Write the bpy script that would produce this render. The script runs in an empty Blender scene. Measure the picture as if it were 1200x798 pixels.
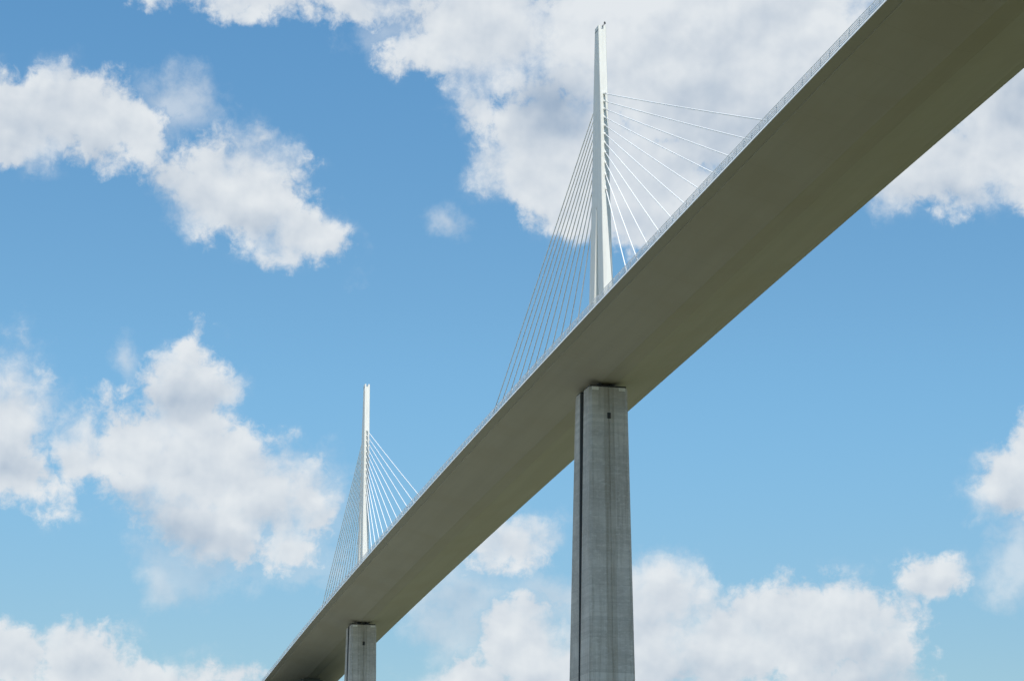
# A cable-stayed motorway viaduct seen from the valley side, under a blue sky with broken cumulus.
# Metres; the deck runs along +Y, z = 0 is the road level at the nearer mast.
import bpy, bmesh, math, random
from mathutils import Vector, Matrix, noise

random.seed(4)
sc = bpy.context.scene
col = sc.collection

# ------------------------------------------------------------------ alignment of the bridge
CURV = 5.1365e-5          # 1 / radius: the deck bends on a radius of about 20 km
SLOPE = -0.04024          # longitudinal fall of the deck
SPAN = 342.0
def ax(y): return CURV * y * y / 2
def az(y): return SLOPE * y
def axis(y, x=0.0, z=0.0):
    return Vector((x + ax(y), y, z + az(y)))

# ------------------------------------------------------------------ object helpers
def link_mesh(name, bm, mats, parent=None, smooth=False):
    me = bpy.data.meshes.new(name)
    bmesh.ops.recalc_face_normals(bm, faces=bm.faces)
    bm.to_mesh(me); bm.free()
    for m in (mats if isinstance(mats, (list, tuple)) else [mats]):
        me.materials.append(m)
    if smooth:
        for p in me.polygons: p.use_smooth = True
    o = bpy.data.objects.new(name, me); col.objects.link(o)
    if parent: o.parent = parent
    return o

def loft(bm, loops, cap=True, closed=True, mat=0):
    rows = [[bm.verts.new(p) for p in lp] for lp in loops]
    n = len(rows[0])
    for a, b in zip(rows[:-1], rows[1:]):
        for i in range(n if closed else n - 1):
            j = (i + 1) % n
            f = bm.faces.new((a[i], a[j], b[j], b[i])); f.material_index = mat
    if cap and closed:
        bm.faces.new(list(reversed(rows[0]))).material_index = mat
        bm.faces.new(rows[-1]).material_index = mat
    return rows

def box(bm, x0, x1, y0, y1, z0, z1):
    loft(bm, [[(x0, y0, z), (x1, y0, z), (x1, y1, z), (x0, y1, z)] for z in (z0, z1)])

def tube(bm, pts, r, n=10):
    loops = []
    for i, p in enumerate(pts):
        p = Vector(p)
        a = Vector(pts[max(i - 1, 0)]); b = Vector(pts[min(i + 1, len(pts) - 1)])
        t = (b - a).normalized()
        u = t.cross(Vector((1, 0, 0.01))).normalized(); w = t.cross(u)
        rr = r[i] if isinstance(r, (list, tuple)) else r
        loops.append([p + rr * (math.cos(2 * math.pi * k / n) * u + math.sin(2 * math.pi * k / n) * w) for k in range(n)])
    loft(bm, loops)

def prop(o, label=None, cat=None, group=None, kind=None):
    if label: o['label'] = label
    if cat: o['category'] = cat
    if group: o['group'] = group
    if kind: o['kind'] = kind
    return o

# ------------------------------------------------------------------ materials
class NT:
    def __init__(s, tree): s.t = tree; s.n = tree.nodes; s.l = tree.links
    def node(s, kind, **kw):
        nd = s.n.new(kind)
        for k, v in kw.items(): setattr(nd, k, v)
        return nd
    def put(s, sock, v):
        if isinstance(v, bpy.types.NodeSocket): s.l.new(v, sock)
        elif v is not None: sock.default_value = v
    def math(s, op, a, b=None, c=None, clamp=False):
        nd = s.node('ShaderNodeMath', operation=op, use_clamp=clamp)
        for i, v in enumerate((a, b, c)): s.put(nd.inputs[i], v) if v is not None else None
        return nd.outputs[0]
    def vec(s, op, a, b=None):
        nd = s.node('ShaderNodeVectorMath', operation=op)
        s.put(nd.inputs[0], a)
        if b is not None: s.put(nd.inputs[1], b)
        return nd.outputs['Value'] if op in ('LENGTH', 'DOT_PRODUCT') else nd.outputs[0]
    def noise(s, v, scale, detail=4, rough=.55, dist=0, lac=2.0, out=0, dims='3D'):
        nd = s.node('ShaderNodeTexNoise', noise_dimensions=dims)
        s.put(nd.inputs['Vector'], v); nd.inputs['Scale'].default_value = scale
        nd.inputs['Detail'].default_value = detail; nd.inputs['Roughness'].default_value = rough
        nd.inputs['Distortion'].default_value = dist; nd.inputs['Lacunarity'].default_value = lac
        return nd.outputs[out]
    def mapping(s, v, loc=(0, 0, 0), rot=(0, 0, 0), scale=(1, 1, 1), kind='POINT'):
        nd = s.node('ShaderNodeMapping', vector_type=kind)
        s.put(nd.inputs['Vector'], v)
        nd.inputs['Location'].default_value = loc; nd.inputs['Rotation'].default_value = rot; nd.inputs['Scale'].default_value = scale
        return nd.outputs[0]
    def ramp(s, v, a, b, lo=0.0, hi=1.0, smooth=True):
        nd = s.node('ShaderNodeMapRange', interpolation_type='SMOOTHSTEP' if smooth else 'LINEAR')
        s.put(nd.inputs['Value'], v)
        for k, x in (('From Min', a), ('From Max', b), ('To Min', lo), ('To Max', hi)): s.put(nd.inputs[k], x)
        return nd.outputs[0]
    def mix(s, f, a, b, mode='MIX'):
        nd = s.node('ShaderNodeMix', data_type='RGBA', blend_type=mode)
        s.put(nd.inputs[0], f)
        s.put(nd.inputs[6], a if isinstance(a, bpy.types.NodeSocket) else (*a, 1))
        s.put(nd.inputs[7], b if isinstance(b, bpy.types.NodeSocket) else (*b, 1))
        return nd.outputs[2]

def material(name):
    m = bpy.data.materials.new(name); m.use_nodes = True
    t = NT(m.node_tree)
    b = m.node_tree.nodes['Principled BSDF']
    return m, t, b

def objpos(t):
    return t.node('ShaderNodeNewGeometry').outputs['Position']

def mat_deck():
    m, t, b = material('grey_deck_paint')
    p = objpos(t)
    streak = t.noise(t.mapping(p, scale=(.35, .006, .2)), 1, 6, .6)
    patch = t.noise(p, .05, 4, .6)
    base = t.mix(t.ramp(streak, .3, .75), (.405, .40, .352), (.365, .358, .317))
    base = t.mix(t.ramp(patch, .40, .68, 0, .55), base, (.36, .34, .28))
    # welds between the deck plates, every 4.2 m lengthwise and at the panel edges
    sx = t.node('ShaderNodeSeparateXYZ'); t.put(sx.inputs[0], p)
    fr = t.math('FRACT', t.math('DIVIDE', sx.outputs[1], 12.51))
    seam = t.math('LESS_THAN', t.math('ABSOLUTE', t.math('SUBTRACT', fr, .5)), .006)
    base = t.mix(t.math('MULTIPLY', seam, .22), base, (.2, .2, .17))
    t.put(b.inputs['Base Color'], base)
    b.inputs['Roughness'].default_value = .55
    return m

def mat_paint(name, c0, c1, rough=.45):
    m, t, b = material(name)
    p = objpos(t)
    s = t.noise(t.mapping(p, scale=(1.4, 1.4, .05)), 1, 5, .6)
    t.put(b.inputs['Base Color'], t.mix(t.ramp(s, .4, .75), c0, c1))
    b.inputs['Roughness'].default_value = rough
    return m

def mat_concrete(name, stain=0.0):
    m, t, b = material(name)
    p = objpos(t)
    sx = t.node('ShaderNodeSeparateXYZ'); t.put(sx.inputs[0], p)
    z = sx.outputs[2]
    big = t.noise(p, .12, 5, .6)
    lift = t.node('ShaderNodeTexWhiteNoise', noise_dimensions='1D'); t.put(lift.inputs['W'], t.math('FLOOR', t.math('DIVIDE', z, 4.0)))
    board = t.node('ShaderNodeTexWhiteNoise', noise_dimensions='1D'); t.put(board.inputs['W'], t.math('FLOOR', t.math('DIVIDE', z, .8)))
    run = t.noise(t.mapping(p, scale=(1.1, 1.1, .02)), 1, 6, .65)
    fine = t.noise(t.mapping(p, scale=(1, 1, 2.2)), .9, 8, .7)
    base = t.mix(t.ramp(big, .35, .65), (.48, .445, .405), (.68, .64, .585))
    base = t.mix(t.math('MULTIPLY', lift.outputs[0], .5), base, (.45, .42, .385))
    base = t.mix(t.math('MULTIPLY', board.outputs[0], .5), base, (.40, .38, .35))
    base = t.mix(t.ramp(run, .46, .72, 0, .7), base, (.32, .29, .245))
    base = t.mix(t.ramp(fine, .46, .70, 0, .6), base, (.68, .65, .61))
    fr = t.math('FRACT', t.math('DIVIDE', z, 4.0))
    joint = t.math('LESS_THAN', fr, .03)
    base = t.mix(t.math('MULTIPLY', joint, .22), base, (.2, .2, .19))
    if stain: base = t.mix(t.ramp(run, .2, .7, stain * .5, stain), base, (.27, .24, .185))
    t.put(b.inputs['Base Color'], base)
    b.inputs['Roughness'].default_value = .85
    bump = t.node('ShaderNodeBump'); bump.inputs['Strength'].default_value = .4; bump.inputs['Distance'].default_value = .08
    t.put(bump.inputs['Height'], fine); t.put(b.inputs['Normal'], bump.outputs[0])
    return m

def mat_flat(name, c, rough=.7, metal=0.0):
    m, t, b = material(name)
    p = objpos(t)
    s = t.noise(p, 1.7, 5, .6)
    t.put(b.inputs['Base Color'], t.mix(t.ramp(s, .35, .7, 0, .35), c, tuple(x * .6 for x in c)))
    b.inputs['Roughness'].default_value = rough; b.inputs['Metallic'].default_value = metal
    return m

def mat_screen():
    m, t, b = material('clear_acrylic')
    out = t.n['Material Output']
    b.inputs['Base Color'].default_value = (.86, .87, .87, 1); b.inputs['Roughness'].default_value = .25
    tr = t.node('ShaderNodeBsdfTransparent'); tr.inputs[0].default_value = (.93, .96, .96, 1)
    mx = t.node('ShaderNodeMixShader')
    p = objpos(t)
    t.put(mx.inputs[0], t.ramp(t.noise(p, .4, 4, .6), .3, .7, .70, .88))
    t.l.new(tr.outputs[0], mx.inputs[1]); t.l.new(b.outputs[0], mx.inputs[2]); t.l.new(mx.outputs[0], out.inputs[0])
    return m

def mat_ground():
    m, t, b = material('scrub_and_grass')
    p = objpos(t)
    a = t.noise(p, .006, 6, .6); c = t.noise(p, .03, 8, .65); d = t.noise(p, .3, 6, .7)
    sx = t.node('ShaderNodeSeparateXYZ'); t.put(sx.inputs[0], p)
    wob = t.math('MULTIPLY', t.math('SUBTRACT', a, .5), 260.0)
    xx = t.math('ADD', sx.outputs[0], wob); yy = t.math('ADD', sx.outputs[1], wob)
    grass = t.mix(t.ramp(a, .4, .6), (.11, .125, .05), (.22, .21, .12))
    stony = t.mix(t.ramp(a, .4, .6), (.19, .185, .155), (.31, .30, .26))
    base = t.mix(t.ramp(xx, -70, 70), stony, grass)  # unseen ground zones, coloured to steer bounce light onto the deck underside
    base = t.mix(t.ramp(yy, -20, -220), base, (.105, .098, .032))
    base = t.mix(t.ramp(c, .48, .66, 0, .6), base, (.06, .075, .025))
    base = t.mix(t.ramp(c, .66, .78, 0, .8), base, (.34, .31, .24))
    base = t.mix(t.ramp(d, .45, .75, 0, .6), base, (.045, .055, .02))
    t.put(b.inputs['Base Color'], base); b.inputs['Roughness'].default_value = .95
    bump = t.node('ShaderNodeBump'); bump.inputs['Strength'].default_value = .8; bump.inputs['Distance'].default_value = .6
    t.put(bump.inputs['Height'], d); t.put(b.inputs['Normal'], bump.outputs[0])
    return m

M_DECK = mat_deck()
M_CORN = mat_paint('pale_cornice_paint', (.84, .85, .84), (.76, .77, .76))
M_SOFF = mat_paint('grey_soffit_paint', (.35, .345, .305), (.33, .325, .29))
M_MAST = mat_paint('white_mast_paint', (.755, .75, .705), (.69, .685, .645))
M_CABLE = mat_paint('white_cable_sheath', (.92, .92, .92), (.89, .89, .89), .35)
M_CONC = mat_concrete('weathered_concrete')
M_SLOT_SHADE = mat_flat('slot_shade_concrete', (.10, .102, .105), .9)  # deep shade of the gap between the legs, put into the colour
M_PIER_SHADE = mat_flat('shade_darkened_concrete', (.12, .13, .12), .9)  # end support only: shade from the near hillside put into the colour
M_STAIN = mat_concrete('rain_stained_concrete', .45)
M_ROAD = mat_flat('asphalt', (.055, .055, .056), .9)
M_STEEL_SHADE = mat_flat('bearing_steel_and_shade', (.025, .028, .03), .6)  # steel of the bearings; also paints the shade of gap and door
M_PLINTH = mat_flat('pale_new_concrete', (.85, .84, .82), .85)
M_RAIL = mat_flat('galvanised_rail', (.78, .79, .80), .5)
M_LAMP = mat_flat('grey_lamp_housing', (.12, .12, .12), .5)
M_SCREEN = mat_screen()
M_GROUND = mat_ground()

# ------------------------------------------------------------------ the viaduct
viaduct = bpy.data.objects.new('viaduct', None); col.objects.link(viaduct)
viaduct.location = (0, 0, -195)
prop(viaduct, 'long cable-stayed viaduct with two white masts and tall grey concrete piers', 'viaduct')
HOME = Matrix.Translation((0, 0, 195))
def adopt(o, parent=viaduct):
    o.parent = parent
    if parent is viaduct: o.matrix_parent_inverse = HOME
    return o

YS = [-700 + 9.0 * i for i in range(145)]          # to y = 596
Y0, Y1 = YS[0], YS[-1]

# deck: a shallow V of steel boxes, 32 m wide, 4.2 m deep
bm = bmesh.new()
under = [(-13.9, -.93), (-2.0, -4.2), (2.0, -4.2), (13.9, -.93), (13.9, -.06), (0.0, .28), (-13.9, -.06)]
loft(bm, [[axis(y, x, z) for x, z in under] for y in YS])
deck = adopt(link_mesh('deck', bm, M_DECK))
# road surface, lying on the top plate
bm = bmesh.new()
loft(bm, [[axis(y, x, z) for x, z in ((-13.2, .02), (0, .36), (13.2, .02), (13.2, -.02), (0, .32), (-13.2, -.02))] for y in YS])
adopt(link_mesh('roadway', bm, M_ROAD), deck)
for s in (-1, 1):
    bm = bmesh.new()
    prof = [(13.9, -.80), (14.9, -.60), (15.8, -.42), (16.0, -.36), (16.0, -.28), (15.85, .06), (15.6, .42), (15.2, .5), (13.93, .2)]
    loft(bm, [[axis(y, s * x, z) for x, z in prof] for y in YS])
    bm.faces.ensure_lookup_table()
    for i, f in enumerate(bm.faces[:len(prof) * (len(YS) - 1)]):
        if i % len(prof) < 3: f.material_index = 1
    adopt(link_mesh('cornice', bm, [M_CORN, M_SOFF]), deck)

# wind screens: clear slats on curved posts with a steel top rail
def screen_x(h): return 15.35 - .10 * h * (h - 1.2)
def wind_screen(s):
    bm = bmesh.new()
    for k in range(5):
        h0 = .10 + .375 * k; h1 = h0 + .345
        loft(bm, [[axis(y, s * (screen_x(h0) + .12), .45 + h0), axis(y, s * (screen_x(h0) + .09), .45 + h0),
                   axis(y, s * (screen_x(h1) - .03), .45 + h1), axis(y, s * screen_x(h1), .45 + h1)] for y in YS])
    w = adopt(link_mesh('wind_screen', bm, M_SCREEN))
    bm = bmesh.new()
    h = 1.98
    loft(bm, [[axis(y, s * screen_x(h) + .06 * math.cos(a), .45 + h + .06 * math.sin(a)) for a in (0, 1.05, 2.09, 3.14, 4.19, 5.24)] for y in YS])
    adopt(link_mesh('top_rail', bm, M_RAIL), w)
    return w
def post_at(bm, s, y):
    for k in range(4):
        h0, h1 = .5 * k, .5 * k + .5
        x0, x1 = screen_x(h0) - .12, screen_x(h1) - .12
        loft(bm, [[axis(yy, s * (x + dx), .42 + h) for yy, dx in ((y - .03, -.09), (y + .03, -.09), (y + .03, .05), (y - .03, .05))]
                  for x, h in ((x0, h0), (x1, h1))])
PSTEP = 4.17
screen_near = wind_screen(-1)
screen_far = wind_screen(1)
prop(screen_near, 'clear slatted wind screen along the left edge of the deck')
near_y = [-238 + PSTEP * i for i in range(100)]
post0 = None
for y in near_y:
    if post0 is None:
        bm = bmesh.new(); post_at(bm, -1, y)
        post0 = adopt(link_mesh('post', bm, M_RAIL), screen_near); o = post0
        ybase = y
    else:
        o = post0.copy(); col.objects.link(o); o.parent = screen_near
        o.location = axis(y) - axis(ybase)
    prop(o, group='posts of the left wind screen')
bm = bmesh.new()
y = Y0 + 2
while y < Y1 - 2:
    if not near_y[0] - .1 < y < near_y[-1] + 2: post_at(bm, -1, y)
    y += PSTEP
prop(adopt(link_mesh('post', bm, M_RAIL), screen_near), kind='stuff')
bm = bmesh.new()
y = Y0 + 2
while y < Y1 - 2:
    post_at(bm, 1, y); y += PSTEP
prop(adopt(link_mesh('post', bm, M_RAIL), screen_far), kind='stuff')

# ---- masts: two leaning legs that meet at 41 m and carry on as one shaft to 87 m
EXT = [(0, 7.9), (20, 6.4), (44, 4.5), (69, 3.1), (87, 1.6)]
def outer(z):
    for (z0, e0), (z1, e1) in zip(EXT[:-1], EXT[1:]):
        if z <= z1: return e0 + (e1 - e0) * (z - z0) / (z1 - z0)
    return EXT[-1][1]
def halfw(z): return 1.27 - .30 * min(z, 60) / 60
def rect(x0, x1, y0, y1, z, c=.12):
    return [(x0 + c, y0, z), (x1 - c, y0, z), (x1, y0 + c, z), (x1, y1 - c, z), (x1 - c, y1, z), (x0 + c, y1, z), (x0, y1 - c, z), (x0, y0 + c, z)]
ZJ = 40.5
def make_mast():
    bm = bmesh.new()
    loft(bm, [rect(-halfw(z), halfw(z), -outer(z), outer(z), z) for z in (ZJ, 44, 50, 57, 63, 69, 75, 81, 86.0)])
    for s in (-1, 1):                                   # the two cheeks left standing at the top
        h = halfw(87)
        x0, x1 = (-h, -.34) if s < 0 else (.34, h)
        loft(bm, [rect(x0, x1, -outer(z) + .003, outer(z) - .003, z, .1) for z in (85.8, 87.0)])
    mast = link_mesh('mast', bm, M_MAST)
    zs = (-.2, 8, 16, 24, 32, ZJ + .003)
    for s in (-1, 1):
        bm = bmesh.new()
        loops = []
        for z in zs:
            a = outer(z); b = max(a - 4.6, .004)
            lo, hi = (-a, -b) if s < 0 else (b, a)
            loops.append(rect(-halfw(z), halfw(z), lo, hi, z))
        loft(bm, loops)
        adopt(link_mesh('leg', bm, M_MAST), mast)
    for s in (-1, 1):                                   # sleeves where the cables leave the shaft
        for k in range(0, 11):
            zc = ANCH[k]
            y = outer(zc)
            tilt = (zc - 1) / (DECK_Y[k] - y)
            p0 = Vector((0, s * (y - .3), zc + .3 * tilt)); d = Vector((0, s, -tilt)).normalized()
            bm = bmesh.new()
            tube(bm, [p0, p0 + d * 1.5], .26, 10)
            adopt(link_mesh('cable_anchor', bm, M_MAST), mast)
    return mast
ANCH = [68.8, 66.8, 64.8, 62.6, 60.5, 58.3, 56.0, 53.6, 51.0, 48.0, 44.4]
DECK_Y = [33.73 + 12.51 * (10 - k) for k in range(11)]

def stay(k, s):
    bm = bmesh.new()
    zc = ANCH[k]; y0 = outer(zc) - .1
    yd = s * DECK_Y[k]
    a = Vector((0, s * y0, zc)); b = axis(yd, 0, .3)
    sag = .0022 * (b - a).length
    pts = []
    for i in range(13):
        t = i / 12
        p = a.lerp(b, t); p.z -= 4 * sag * t * (1 - t); pts.append(p)
    tube(bm, pts, .13, 8)
    bm2 = bm
    d = (pts[-2] - pts[-1]).normalized()
    tube(bm2, [b - d * .3, b + d * 3.2], .24, 10)       # lower steel sleeve
    return link_mesh('stay_cable', bm, M_CABLE, smooth=True)

mast1 = adopt(make_mast())
mast1.location.x = -.25
prop(mast1, 'nearer and taller white steel mast with a small lamp on its top')
cables1 = []
for s in (-1, 1):
    for k in range(11):
        c = adopt(stay(k, s)); c.location.x = -.25; cables1.append((c, s))
        prop(c, group='stay cables of the nearer mast, %s fan' % ('right' if s < 0 else 'left'))
# obstruction lamp with its bracket, on the right cheek of the nearer mast only
bm = bmesh.new()
tube(bm, [(.55, -.6, 86.9), (.55, -.6, 87.75)], .05, 8)
tube(bm, [(.55, -.6, 87.3), (1.0, -.6, 87.9)], .06, 8)
loft(bm, [[(.95 + r * math.cos(a), -.6 + r * math.sin(a), z) for a in [i * math.pi / 4 for i in range(8)]]
          for z, r in ((87.75, .1), (87.85, .24), (88.25, .26), (88.45, .1))])
loft(bm, [[(.5 + r * math.cos(a), -.6 + r * math.sin(a), z) for a in [i * math.pi / 4 for i in range(8)]]
          for z, r in ((86.95, .3), (87.3, .3), (87.4, .12))])
lamp = adopt(link_mesh('warning_lamp', bm, M_LAMP), mast1)

# second mast and its cables: copies one span further on
turn = Matrix.Translation(axis(SPAN)) @ Matrix.Rotation(-math.atan(CURV * SPAN), 4, 'Z')
mast2 = mast1.copy(); col.objects.link(mast2); mast2.parent = viaduct; mast2.matrix_parent_inverse = HOME
mast2.matrix_basis = turn @ Matrix.Translation((-.25, 0, 0))
prop(mast2, 'farther and smaller white steel mast in the lower left part of the picture')
for ch in mast1.children:
    if ch is lamp: continue
    d = ch.copy(); col.objects.link(d); d.parent = mast2
for c, s in cables1:
    d = c.copy(); col.objects.link(d); d.parent = viaduct; d.matrix_parent_inverse = HOME
    d.matrix_basis = turn @ Matrix.Translation((-.25, 0, 0))
    prop(d, group='stay cables of the farther mast, %s fan' % ('right' if s < 0 else 'left'))

# ---- piers: twin concrete legs for the top 90 m, one shaft below
def leg_loop(w, y0, y1, z, front, c=.7, groove=True):
    # outline seen from above; front = the outer long face (-1: towards -y)
    g = 1.25; d = .035
    pts = [(-w + c, y0), (-g, y0), (-g + .06, y0 + d), (-.16, y0 + d), (-.1, y0 + d + .14), (.1, y0 + d + .14), (.16, y0 + d), (g - .06, y0 + d), (g, y0), (w - c, y0), (w, y0 + c * .9), (w, y1 - .15), (w - .15, y1), (-w + .15, y1), (-w, y1 - .15), (-w, y0 + c * .9)]
    if front > 0:
        m = y0 + y1
        pts = [(x, m - y) for x, y in reversed(pts)]
    return [(x, y, z) for x, y in pts]
TOPZ = -5.15
def make_pier(depth_total):
    def dims(dz):                                       # half width, half length, half gap at depth dz below the top
        return 4.7 + .0098 * dz, 6.5 + .043 * dz, max(1.55 - .014 * dz, .4)
    bm = bmesh.new()                                    # lower shaft
    loops = []
    for dz in (90, 110, 140, depth_total):
        w, l, g = dims(dz); c = 1.2
        loops.append([(-w + c, -l, TOPZ - dz), (w - c, -l, TOPZ - dz), (w, -l + c, TOPZ - dz), (w, l - c, TOPZ - dz), (w - c, l, TOPZ - dz), (-w + c, l, TOPZ - dz), (-w, l - c, TOPZ - dz), (-w, -l + c, TOPZ - dz)])
    loft(bm, loops)
    pier = link_mesh('pier', bm, M_CONC)
    for s in (-1, 1):
        bm = bmesh.new()
        loops = []
        for dz in (0, .35, 1.4, 8, 20, 40, 60, 89.9):
            w, l, g = dims(dz)
            if dz < .3: w -= .12; l -= .12              # shallow bevel under the bearings
            y0, y1 = (-l, -g) if s < 0 else (g, l)
            loops.append(leg_loop(w, y0, y1, TOPZ - dz, s))
        loft(bm, loops)
        bm.faces.ensure_lookup_table()
        np_ = len(loops[0])
        for i, f in enumerate(bm.faces[:np_ * (len(loops) - 1)]):
            k = i % np_ if s < 0 else (np_ - 2 - i % np_)
            if 1 <= k <= 7: f.material_index = 1
            if k in (12, 13): f.material_index = 2      # slot faces between the legs, their deep shade painted dark
        leg = adopt(link_mesh('leg', bm, [M_CONC, M_STAIN, M_SLOT_SHADE]), pier)
        yc = s * 4.1
        for x in (-1.45, 1.45):
            bm = bmesh.new()
            loft(bm, [[(x + .75 * math.cos(a), yc + .75 * math.sin(a), z) for a in [i * math.pi / 8 for i in range(16)]] for z in (TOPZ + .4, -4.0)])
            adopt(link_mesh('bearing', bm, M_STEEL_SHADE), pier)
        bm = bmesh.new()                                # near-black block put in to paint the shadow gap under the deck
        box(bm, -4.35, 4.35, yc - 1.95, yc + 1.95, TOPZ - .02, TOPZ + .42)
        adopt(link_mesh('gap_shade_block', bm, M_STEEL_SHADE), pier)
        for x in (-3.25, 3.25):
            bm = bmesh.new()
            box(bm, x - .8, x + .8, s * 5.84 - .75, s * 5.84 + .75, TOPZ - .85, TOPZ - .1)
            adopt(link_mesh('bearing_plinth', bm, M_PLINTH), pier)
        if s < 0:                                       # inspection door in the groove, its dark recess painted near-black
            bm = bmesh.new()
            w, l, g = dims(7)
            box(bm, -.42, .42, -l - .02, -l + .32, TOPZ - 7.6, TOPZ - 6.2)
            adopt(link_mesh('access_door', bm, M_STEEL_SHADE), pier)
    return pier
pier1 = adopt(make_pier(195))
pier1.location.x = -.3
prop(pier1, 'nearer tall grey concrete pier with split legs under the middle of the deck')
pier2 = pier1.copy(); col.objects.link(pier2); pier2.parent = viaduct; pier2.matrix_parent_inverse = HOME
pier2.matrix_basis = turn @ Matrix.Translation((-.3, 0, 0))
prop(pier2, 'farther grey concrete pier at the bottom left, below the smaller mast')
for ch in pier1.children:
    d = ch.copy(); col.objects.link(d); d.parent = pier2
# end support on the hillside
bm = bmesh.new()
w, l = 4.9, 4.5
loft(bm, [[(-w + 1, -l, z), (w - 1, -l, z), (w, -l + 1, z), (w, l - 1, z), (w - 1, l, z), (-w + 1, l, z), (-w, l - 1, z), (-w, -l + 1, z)] for z in (-45, -4.9)])
box(bm, -3.4, 3.4, -3.6, 3.6, -4.95, -4.1)
ab = adopt(link_mesh('pier', bm, M_PIER_SHADE))
ab.matrix_basis = Matrix.Translation(axis(486))
prop(ab, 'third and farthest support, dark in the shade at the bottom edge')

# ------------------------------------------------------------------ terrain
CAM = Vector((-148.096, -527.733, -129.906))
def smooth(a, b, t):
    t = min(max((t - a) / (b - a), 0), 1); return t * t * (3 - 2 * t)
def ground(x, y):
    # valley floor between the camera's slope and the far hillside
    h = -198 + 66 * smooth(-260, -528, y) * 1.0
    h += 25 * smooth(-540, -1500, y)
    h += 118 * smooth(120, 380, y) + 60 * smooth(340, 470, y)
    h += 8 * noise.noise((x * .004, y * .004, .3)) * smooth(20, 200, abs(x + 60)) + 3 * noise.noise((x * .02, y * .02, 5))
    d = math.hypot(x - CAM.x, y - CAM.y)
    cap = CAM.z - 1.7 + .083 * max(d - 30, 0)
    if y > 380:
        cap = CAM.z - 1 + .0965 * d
        if y > 520: h += (y - 520) * .05
    if d < 25: h = CAM.z - 1.7
    elif d < 90: h = (CAM.z - 1.7) * (1 - smooth(25, 90, d)) + h * smooth(25, 90, d)
    h = min(h, cap)
    # embankment that receives the end of the deck
    if y > 520:
        k = smooth(520, 590, y) * (1 - smooth(17, 60, abs(x - ax(y))))
        h = max(h, h + (az(y) - .6 - h) * k)
    return h
bm = bmesh.new()
gx = [-6000, -4500, -3200, -2400, -1800, -1400, -1100] + [-900 + 20 * i for i in range(91)] + [1100, 1400, 1800, 2400, 3200, 4500, 6000]
gy = [-6000, -4500, -3200, -2400, -1800, -1400, -1100] + [-900 + 20 * i for i in range(101)] + [1300, 1500, 1800, 2400, 3200, 4500, 7000]
rows = [[bm.verts.new((x, y, ground(x, y))) for x in gx] for y in gy]
for a, b in zip(rows[:-1], rows[1:]):
    for i in range(len(gx) - 1): bm.faces.new((a[i], a[i + 1], b[i + 1], b[i]))
prop(link_mesh('terrain', bm, M_GROUND, smooth=True), kind='structure')

# ------------------------------------------------------------------ daylight
SUN = Vector((-.08, -.585, .81)).normalized()
sun_el = math.asin(SUN.z); sun_az = math.atan2(SUN.x, SUN.y)
L = bpy.data.lights.new('sun', 'SUN'); L.energy = 4.1; L.angle = math.radians(.53); L.color = (1, .965, .9)
lo = bpy.data.objects.new('sun', L); col.objects.link(lo)
lo.rotation_euler = SUN.to_track_quat('Z', 'Y').to_euler(); lo.location = SUN * 900

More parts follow.
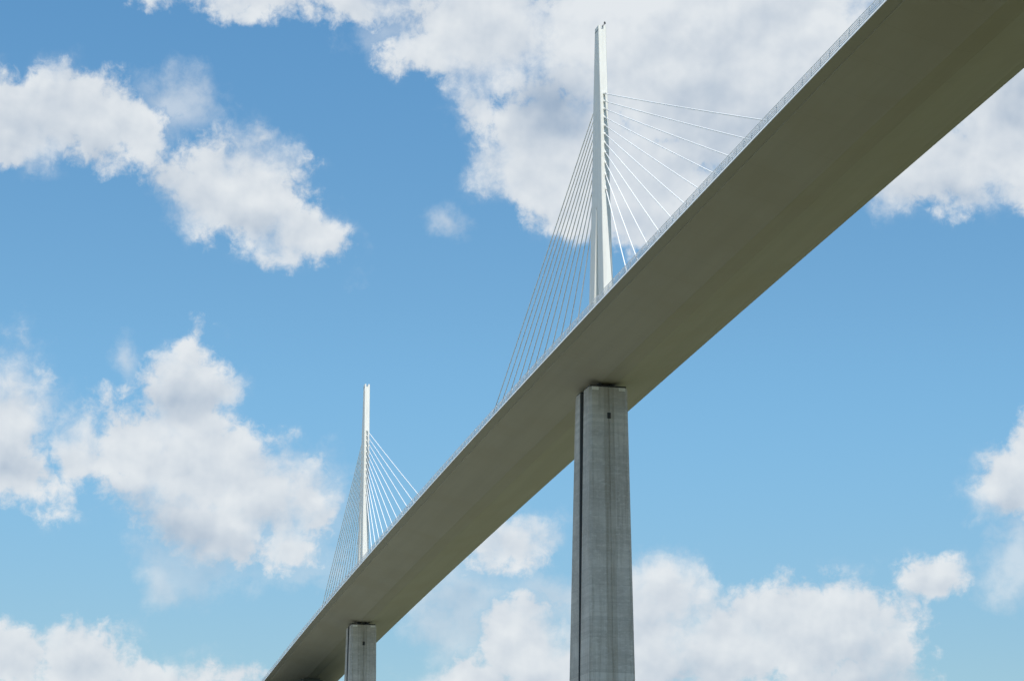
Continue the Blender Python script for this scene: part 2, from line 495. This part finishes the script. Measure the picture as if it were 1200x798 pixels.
# sky with cumulus: every cloud bank is a bearing, an elevation, a size (degrees) and a tilt
CLOUDS = [
    (2.048, 19.027, 2.165, 1.072, 0.0),
    (0.537, 18.873, 1.444, 1.134, 0.0),
    (3.275, 19.028, 1.196, 0.949, -10.0),
    (6.39, 17.566, 1.65, 1.279, -30.0),
    (7.852, 16.515, 1.114, 0.66, -20.0),
    (6.908, 18.751, 0.289, 0.206, 0.0),
    (4.831, 17.839, 0.784, 0.577, -20.0),
    (0.69, 18.042, 0.66, 0.33, 0.0),
    (5.625, 17.062, 0.825, 0.619, 0.0),
    (6.79, 22.089, 2.165, 0.412, 0.0),
    (9.338, 22.087, 1.444, 0.619, -10.0),
    (12.121, 21.438, 2.269, 1.402, -5.0),
    (14.678, 21.449, 2.269, 1.361, 0.0),
    (17.012, 21.018, 3.093, 2.475, 0.0),
    (19.762, 21.348, 2.887, 2.062, 0.0),
    (21.475, 22.48, 2.062, 1.237, 0.0),
    (13.666, 19.045, 1.361, 1.196, 0.0),
    (13.313, 18.08, 1.444, 0.825, -15.0),
    (14.887, 18.389, 1.65, 1.65, 0.0),
    (16.561, 17.966, 1.65, 1.547, 0.0),
    (14.259, 17.261, 0.928, 0.722, 0.0),
    (18.253, 19.366, 1.856, 1.444, 0.0),
    (12.141, 19.606, 0.412, 0.619, 0.0),
    (1.198, 11.858, 0.866, 1.485, 0.0),
    (1.52, 10.664, 1.547, 0.784, -10.0),
    (2.732, 11.123, 0.619, 0.99, 0.0),
    (5.141, 12.442, 1.072, 1.361, -10.0),
    (5.421, 13.475, 0.371, 0.701, 0.0),
    (4.141, 11.486, 1.361, 0.99, 20.0),
    (5.609, 10.764, 2.578, 1.485, -10.0),
    (7.229, 10.301, 1.691, 1.114, -20.0),
    (8.097, 10.179, 0.784, 1.279, 10.0),
    (5.816, 9.508, 1.959, 0.949, -10.0),
    (6.06, 12.639, 0.412, 0.495, 0.0),
    (7.631, 8.944, 0.825, 0.412, 0.0),
    (1.573, 6.261, 1.134, 0.742, 0.0),
    (3.115, 6.206, 1.279, 0.866, 0.0),
    (2.451, 6.726, 0.33, 0.33, 0.0),
    (5.269, 5.859, 1.444, 0.495, 0.0),
    (6.643, 5.787, 0.825, 0.289, 0.0),
    (13.375, 6.784, 1.341, 0.99, -20.0),
    (14.275, 6.08, 1.237, 0.825, 0.0),
    (12.286, 5.865, 1.237, 0.619, 0.0),
    (16.758, 7.95, 0.949, 1.031, 0.0),
    (16.47, 6.996, 1.237, 1.444, 0.0),
    (18.255, 6.688, 2.269, 1.072, 0.0),
    (20.039, 7.039, 2.475, 1.237, 0.0),
    (21.839, 6.859, 0.949, 1.114, 0.0),
    (20.691, 5.629, 1.959, 1.031, 0.0),
    (18.468, 7.597, 0.619, 0.536, 0.0),
    (22.884, 8.349, 0.866, 0.495, 0.0),
    (24.953, 10.408, 0.99, 0.949, 0.0),
    (25.29, 11.402, 0.516, 0.825, 0.0),
    (23.996, 18.126, 2.062, 1.072, 0.0),
    (25.644, 18.832, 2.062, 1.856, 0.0),
    (13.02, 9.105, 1.114, 0.722, 0.0),
    (22.555, 17.692, 0.928, 0.577, 0.0),
]
VEILS = [
    (4.876, 8.264, 0.536, 0.866, 0.0),
    (3.858, 13.307, 0.371, 0.536, 0.0),
    (7.634, 8.842, 0.928, 0.454, -30.0),
    (12.858, 9.125, 1.402, 0.784, 0.0),
    (11.969, 7.484, 1.237, 1.547, 0.0),
    (14.073, 7.601, 1.444, 0.866, 0.0),
    (11.546, 16.829, 0.454, 0.33, 0.0),
    (5.207, 19.687, 0.701, 0.33, -25.0),
    (14.148, 20.026, 1.444, 1.237, 0.0),
    (24.886, 8.905, 0.825, 1.237, -20.0),
    (21.93, 17.312, 0.454, 0.289, 0.0),
    (10.201, 21.606, 1.237, 0.825, 0.0),
    (5.942, 8.8, 1.65, 0.928, 0.0),
    (7.905, 9.868, 1.444, 1.65, 0.0),
    (4.59, 19.552, 1.237, 0.825, 0.0),
    (11.055, 8.289, 1.237, 0.619, 35.0),
]
SHADES = [
    (5.1, 12.441, 1.444, 0.701, 0.0, 0.8),
    (5.031, 9.281, 2.475, 0.99, -10.0, 1.0),
    (14.044, 19.618, 1.444, 1.134, 0.0, 1.4),
    (18.455, 18.953, 2.269, 1.444, 0.0, 0.7),
    (17.212, 19.998, 1.65, 0.825, 0.0, 0.4),
    (5.684, 7.781, 1.237, 1.237, 0.0, 0.6),
    (11.869, 7.483, 1.444, 1.444, 0.0, 0.5),
    (21.58, 6.061, 1.856, 0.928, 0.0, 0.9),
    (17.058, 6.085, 1.65, 0.825, 0.0, 0.7),
    (14.072, 8.11, 1.237, 0.825, 0.0, 0.4),
    (13.281, 5.872, 1.031, 0.516, 0.0, 0.6),
    (2.805, 18.23, 1.444, 0.536, -10.0, 0.6),
    (0.951, 18.705, 1.031, 1.237, 0.0, 0.4),
    (4.69, 17.323, 1.237, 0.825, 0.0, 0.7),
    (6.772, 16.702, 1.237, 0.454, -15.0, 0.6),
    (25.482, 19.643, 1.237, 1.031, 0.0, 0.9),
    (23.765, 17.432, 1.444, 0.412, 0.0, 0.7),
    (1.222, 10.75, 1.237, 0.825, 0.0, 0.7),
    (3.419, 5.915, 1.237, 0.619, 0.0, 0.5),
    (24.829, 9.809, 0.825, 0.619, 0.0, 0.6),
    (7.61, 9.657, 1.031, 0.619, 0.0, 0.4),
    (22.814, 8.049, 1.031, 0.33, 0.0, 0.6),
    (15.719, 16.948, 1.444, 0.516, 0.0, 0.6),
    (15.531, 21.747, 2.681, 1.237, 0.0, -0.55),
    (21.455, 21.881, 1.444, 1.031, 0.0, -0.4),
    (13.174, 6.986, 0.825, 0.536, 0.0, -0.4),
]

w = bpy.data.worlds.new('World'); sc.world = w; w.use_nodes = True
t = NT(w.node_tree)
bg = t.n['Background']
sky = t.node('ShaderNodeTexSky'); sky.sky_type = 'NISHITA'; sky.sun_disc = False
sky.sun_elevation = sun_el; sky.sun_rotation = sun_az % (2 * math.pi)
sky.altitude = 300; sky.air_density = 1.0; sky.dust_density = .5; sky.ozone_density = 1.6
STR = .13
dirv = t.vec('NORMALIZE', t.node('ShaderNodeTexCoord').outputs['Generated'])
sp = t.node('ShaderNodeSeparateXYZ'); t.put(sp.inputs[0], dirv)
u = t.math('MULTIPLY', t.math('ARCTAN2', sp.outputs[0], sp.outputs[1]), 57.2958 * .97)
v = t.math('MULTIPLY', t.math('ARCSINE', sp.outputs[2]), 57.2958)
cv = t.node('ShaderNodeCombineXYZ'); t.put(cv.inputs[0], u); t.put(cv.inputs[1], v)
uv = cv.outputs[0]

def warp(vec, scale, amt, detail=3, seed=0.0):
    n = t.noise(t.mapping(vec, loc=(seed, seed * 1.7, seed)), scale, detail, .5, out=1, dims='2D')
    n = t.vec('SUBTRACT', n, (.5, .5, .5))
    s = t.node('ShaderNodeVectorMath', operation='SCALE'); t.put(s.inputs[0], n); s.inputs['Scale'].default_value = amt
    a = t.vec('ADD', vec, s.outputs[0])
    flat = t.vec('MULTIPLY', a, (1, 1, 0))
    return flat
uvw = warp(uv, .55, .9, 4, 3.1)

def field(vec, blobs, k=.25, prev=None):
    # vec holds the same bearings turned by 0, 20 and -20 degrees; every few steps the vectors are made to wait for
    # the result so far, because the shader compiler runs out of stack when all branches are open at once
    out = prev
    first = True
    at = dict(vec)
    for i, b in enumerate(blobs):
        cx, cy, rx, ry, ro = b[:5]
        ro = 20 if ro > 7 else -20 if ro < -7 else 0
        if i % 5 == 0 and out is not None:
            for a in vec:
                nd = t.node('ShaderNodeVectorMath', operation='MULTIPLY_ADD')
                t.put(nd.inputs[0], out); nd.inputs[1].default_value = (1e-9,) * 3; t.put(nd.inputs[2], vec[a]); at[a] = nd.outputs[0]
        c, sn = math.cos(math.radians(ro)), math.sin(math.radians(ro))
        px, py = c * cx + sn * cy, -sn * cx + c * cy
        nd = t.node('ShaderNodeVectorMath', operation='MULTIPLY_ADD')
        t.put(nd.inputs[0], at[ro]); nd.inputs[1].default_value = (1 / rx, 1 / ry, 0); nd.inputs[2].default_value = (-px / rx, -py / ry, 0)
        l = t.vec('LENGTH', nd.outputs[0])
        g = min(rx, ry) ** .6
        if len(b) > 5:
            d = t.math('MULTIPLY_ADD', t.math('MINIMUM', l, 1), -b[5], b[5])
        else:
            d = t.math('MULTIPLY_ADD', l, -g, g)
        if first: out = d; first = False
        else: out = t.math('ADD', out, d) if len(b) > 5 else t.math('SMOOTH_MAX', out, d, k)
    return out
def turned(vec):
    r = {0: vec}
    for a in (20, -20):
        c, sn = math.cos(math.radians(a)), math.sin(math.radians(a))
        q = t.node('ShaderNodeCombineXYZ')
        t.put(q.inputs[0], t.vec('DOT_PRODUCT', vec, (c, sn, 0))); t.put(q.inputs[1], t.vec('DOT_PRODUCT', vec, (-sn, c, 0)))
        r[a] = q.outputs[0]
    return r
uvr = turned(uvw)

F = field(uvr, CLOUDS)
V = field(uvr, VEILS, prev=F)
D = field(uvr, SHADES, prev=V)
# billows: fractal noise; the light on the puffs comes from a smoother noise and itself a little way towards the sun
def puffs(vec):
    # rounded heads: the inverse distance of a fractal cell pattern
    nd = t.node('ShaderNodeTexVoronoi', voronoi_dimensions='2D', feature='F1', normalize=True)
    t.put(nd.inputs['Vector'], vec); nd.inputs['Scale'].default_value = .95
    nd.inputs['Detail'].default_value = 3.0; nd.inputs['Roughness'].default_value = .55; nd.inputs['Lacunarity'].default_value = 2.3
    return t.math('SUBTRACT', .40, nd.outputs['Distance'])
wv = warp(uv, 1.6, .26, 4, 7.7)
N0 = t.noise(wv, .8, 8, .67, dims='2D')
P0 = puffs(wv)
E = t.math('MULTIPLY', t.math('SUBTRACT', N0, .5), 1.75)
body = t.math('ADD', t.math('ADD', F, .05), t.math('ADD', E, t.math('MULTIPLY', P0, .6)))
soft = t.ramp(t.noise(uv, .45, 2, .5, dims='2D'), .46, .68)
alpha = t.math('ADD', t.math('MULTIPLY', t.ramp(body, -.14, .40), t.math('SUBTRACT', 1, soft)),
               t.math('MULTIPLY', t.ramp(body, -.44, .85), soft))
veil = t.math('MULTIPLY', t.ramp(t.math('ADD', V, t.math('MULTIPLY', E, .9)), -.3, .75), .6)
S0 = t.noise(uv, .8, 3, .5, dims='2D')
S1 = t.noise(t.vec('ADD', uv, (-.14, .34, 0)), .8, 3, .5, dims='2D')
# the rest of the sky, away from this part of it, carries the same kind of cloud
far = t.vec('DOT_PRODUCT', dirv, Vector((.225263, .943420, .243341)))
gen = t.noise(dirv, 3.2, 5, .55)
genA = t.math('MULTIPLY', t.ramp(gen, .50, .62), t.ramp(far, .955, .90))
genA = t.math('MULTIPLY', genA, t.ramp(sp.outputs[2], .02, .12))
cover = t.math('MAXIMUM', t.math('MAXIMUM', alpha, genA), t.math('MULTIPLY', veil, t.math('SUBTRACT', 1, alpha)))
cover = t.math('MULTIPLY', cover, .95)
# light on the clouds
P1 = puffs(t.vec('ADD', wv, (-.07, .17, 0)))
lit = t.math('MULTIPLY', t.math('SUBTRACT', S0, S1), .75)
edge = t.math('MULTIPLY', t.math('SUBTRACT', N0, S0), .15)
head = t.math('MULTIPLY', t.math('SUBTRACT', P0, P1), .26)
thick = t.ramp(body, .3, 1.7)
lum = t.math('ADD', t.math('ADD', .85, lit), t.math('ADD', t.math('ADD', edge, head), t.math('MULTIPLY', thick, -.12)))
lum = t.math('SUBTRACT', lum, t.math('MULTIPLY', t.math('MINIMUM', D, 1.3), .50))
lum = t.ramp(lum, .1, 1.0, 0, 1, False)
ccol = t.mix(lum, (.36 / STR, .455 / STR, .58 / STR), (.80 / STR, .835 / STR, .86 / STR))
haze = t.mix(t.ramp(v, 4, 14), (.60, .705, .725), (.665, .96, 1.0))      # paler blue low down, deeper overhead
haze = t.mix(t.ramp(v, 14, 24), haze, (.635, 1.03, 1.13))
blue = t.mix(1.0, sky.outputs[0], haze, 'MULTIPLY')
final = t.mix(cover, blue, ccol)
t.put(bg.inputs['Color'], final); bg.inputs['Strength'].default_value = STR
w.cycles.sampling_method = 'NONE'

# ------------------------------------------------------------------ camera and render
cam = bpy.data.cameras.new('camera'); co = bpy.data.objects.new('camera', cam); col.objects.link(co)
R = Vector((.97224194, -.23388096, .0067309)); U = Vector((-.0632629, -.23507012, .96991744)); Fw = Vector((.22526299, .94342023, .24334102))
m = Matrix((R, U, -Fw)).transposed().to_4x4(); m.translation = CAM
co.matrix_world = m
cam.sensor_width = 36; cam.lens = 36 * 2778.233 / 1200
cam.clip_start = 1; cam.clip_end = 20000
sc.camera = co
sc.render.engine = 'CYCLES'
sc.cycles.use_adaptive_sampling = True; sc.cycles.adaptive_threshold = .03
sc.cycles.max_bounces = 4; sc.cycles.diffuse_bounces = 3; sc.cycles.transparent_max_bounces = 24
sc.view_settings.view_transform = 'Standard'; sc.view_settings.look = 'None'; sc.view_settings.exposure = 0
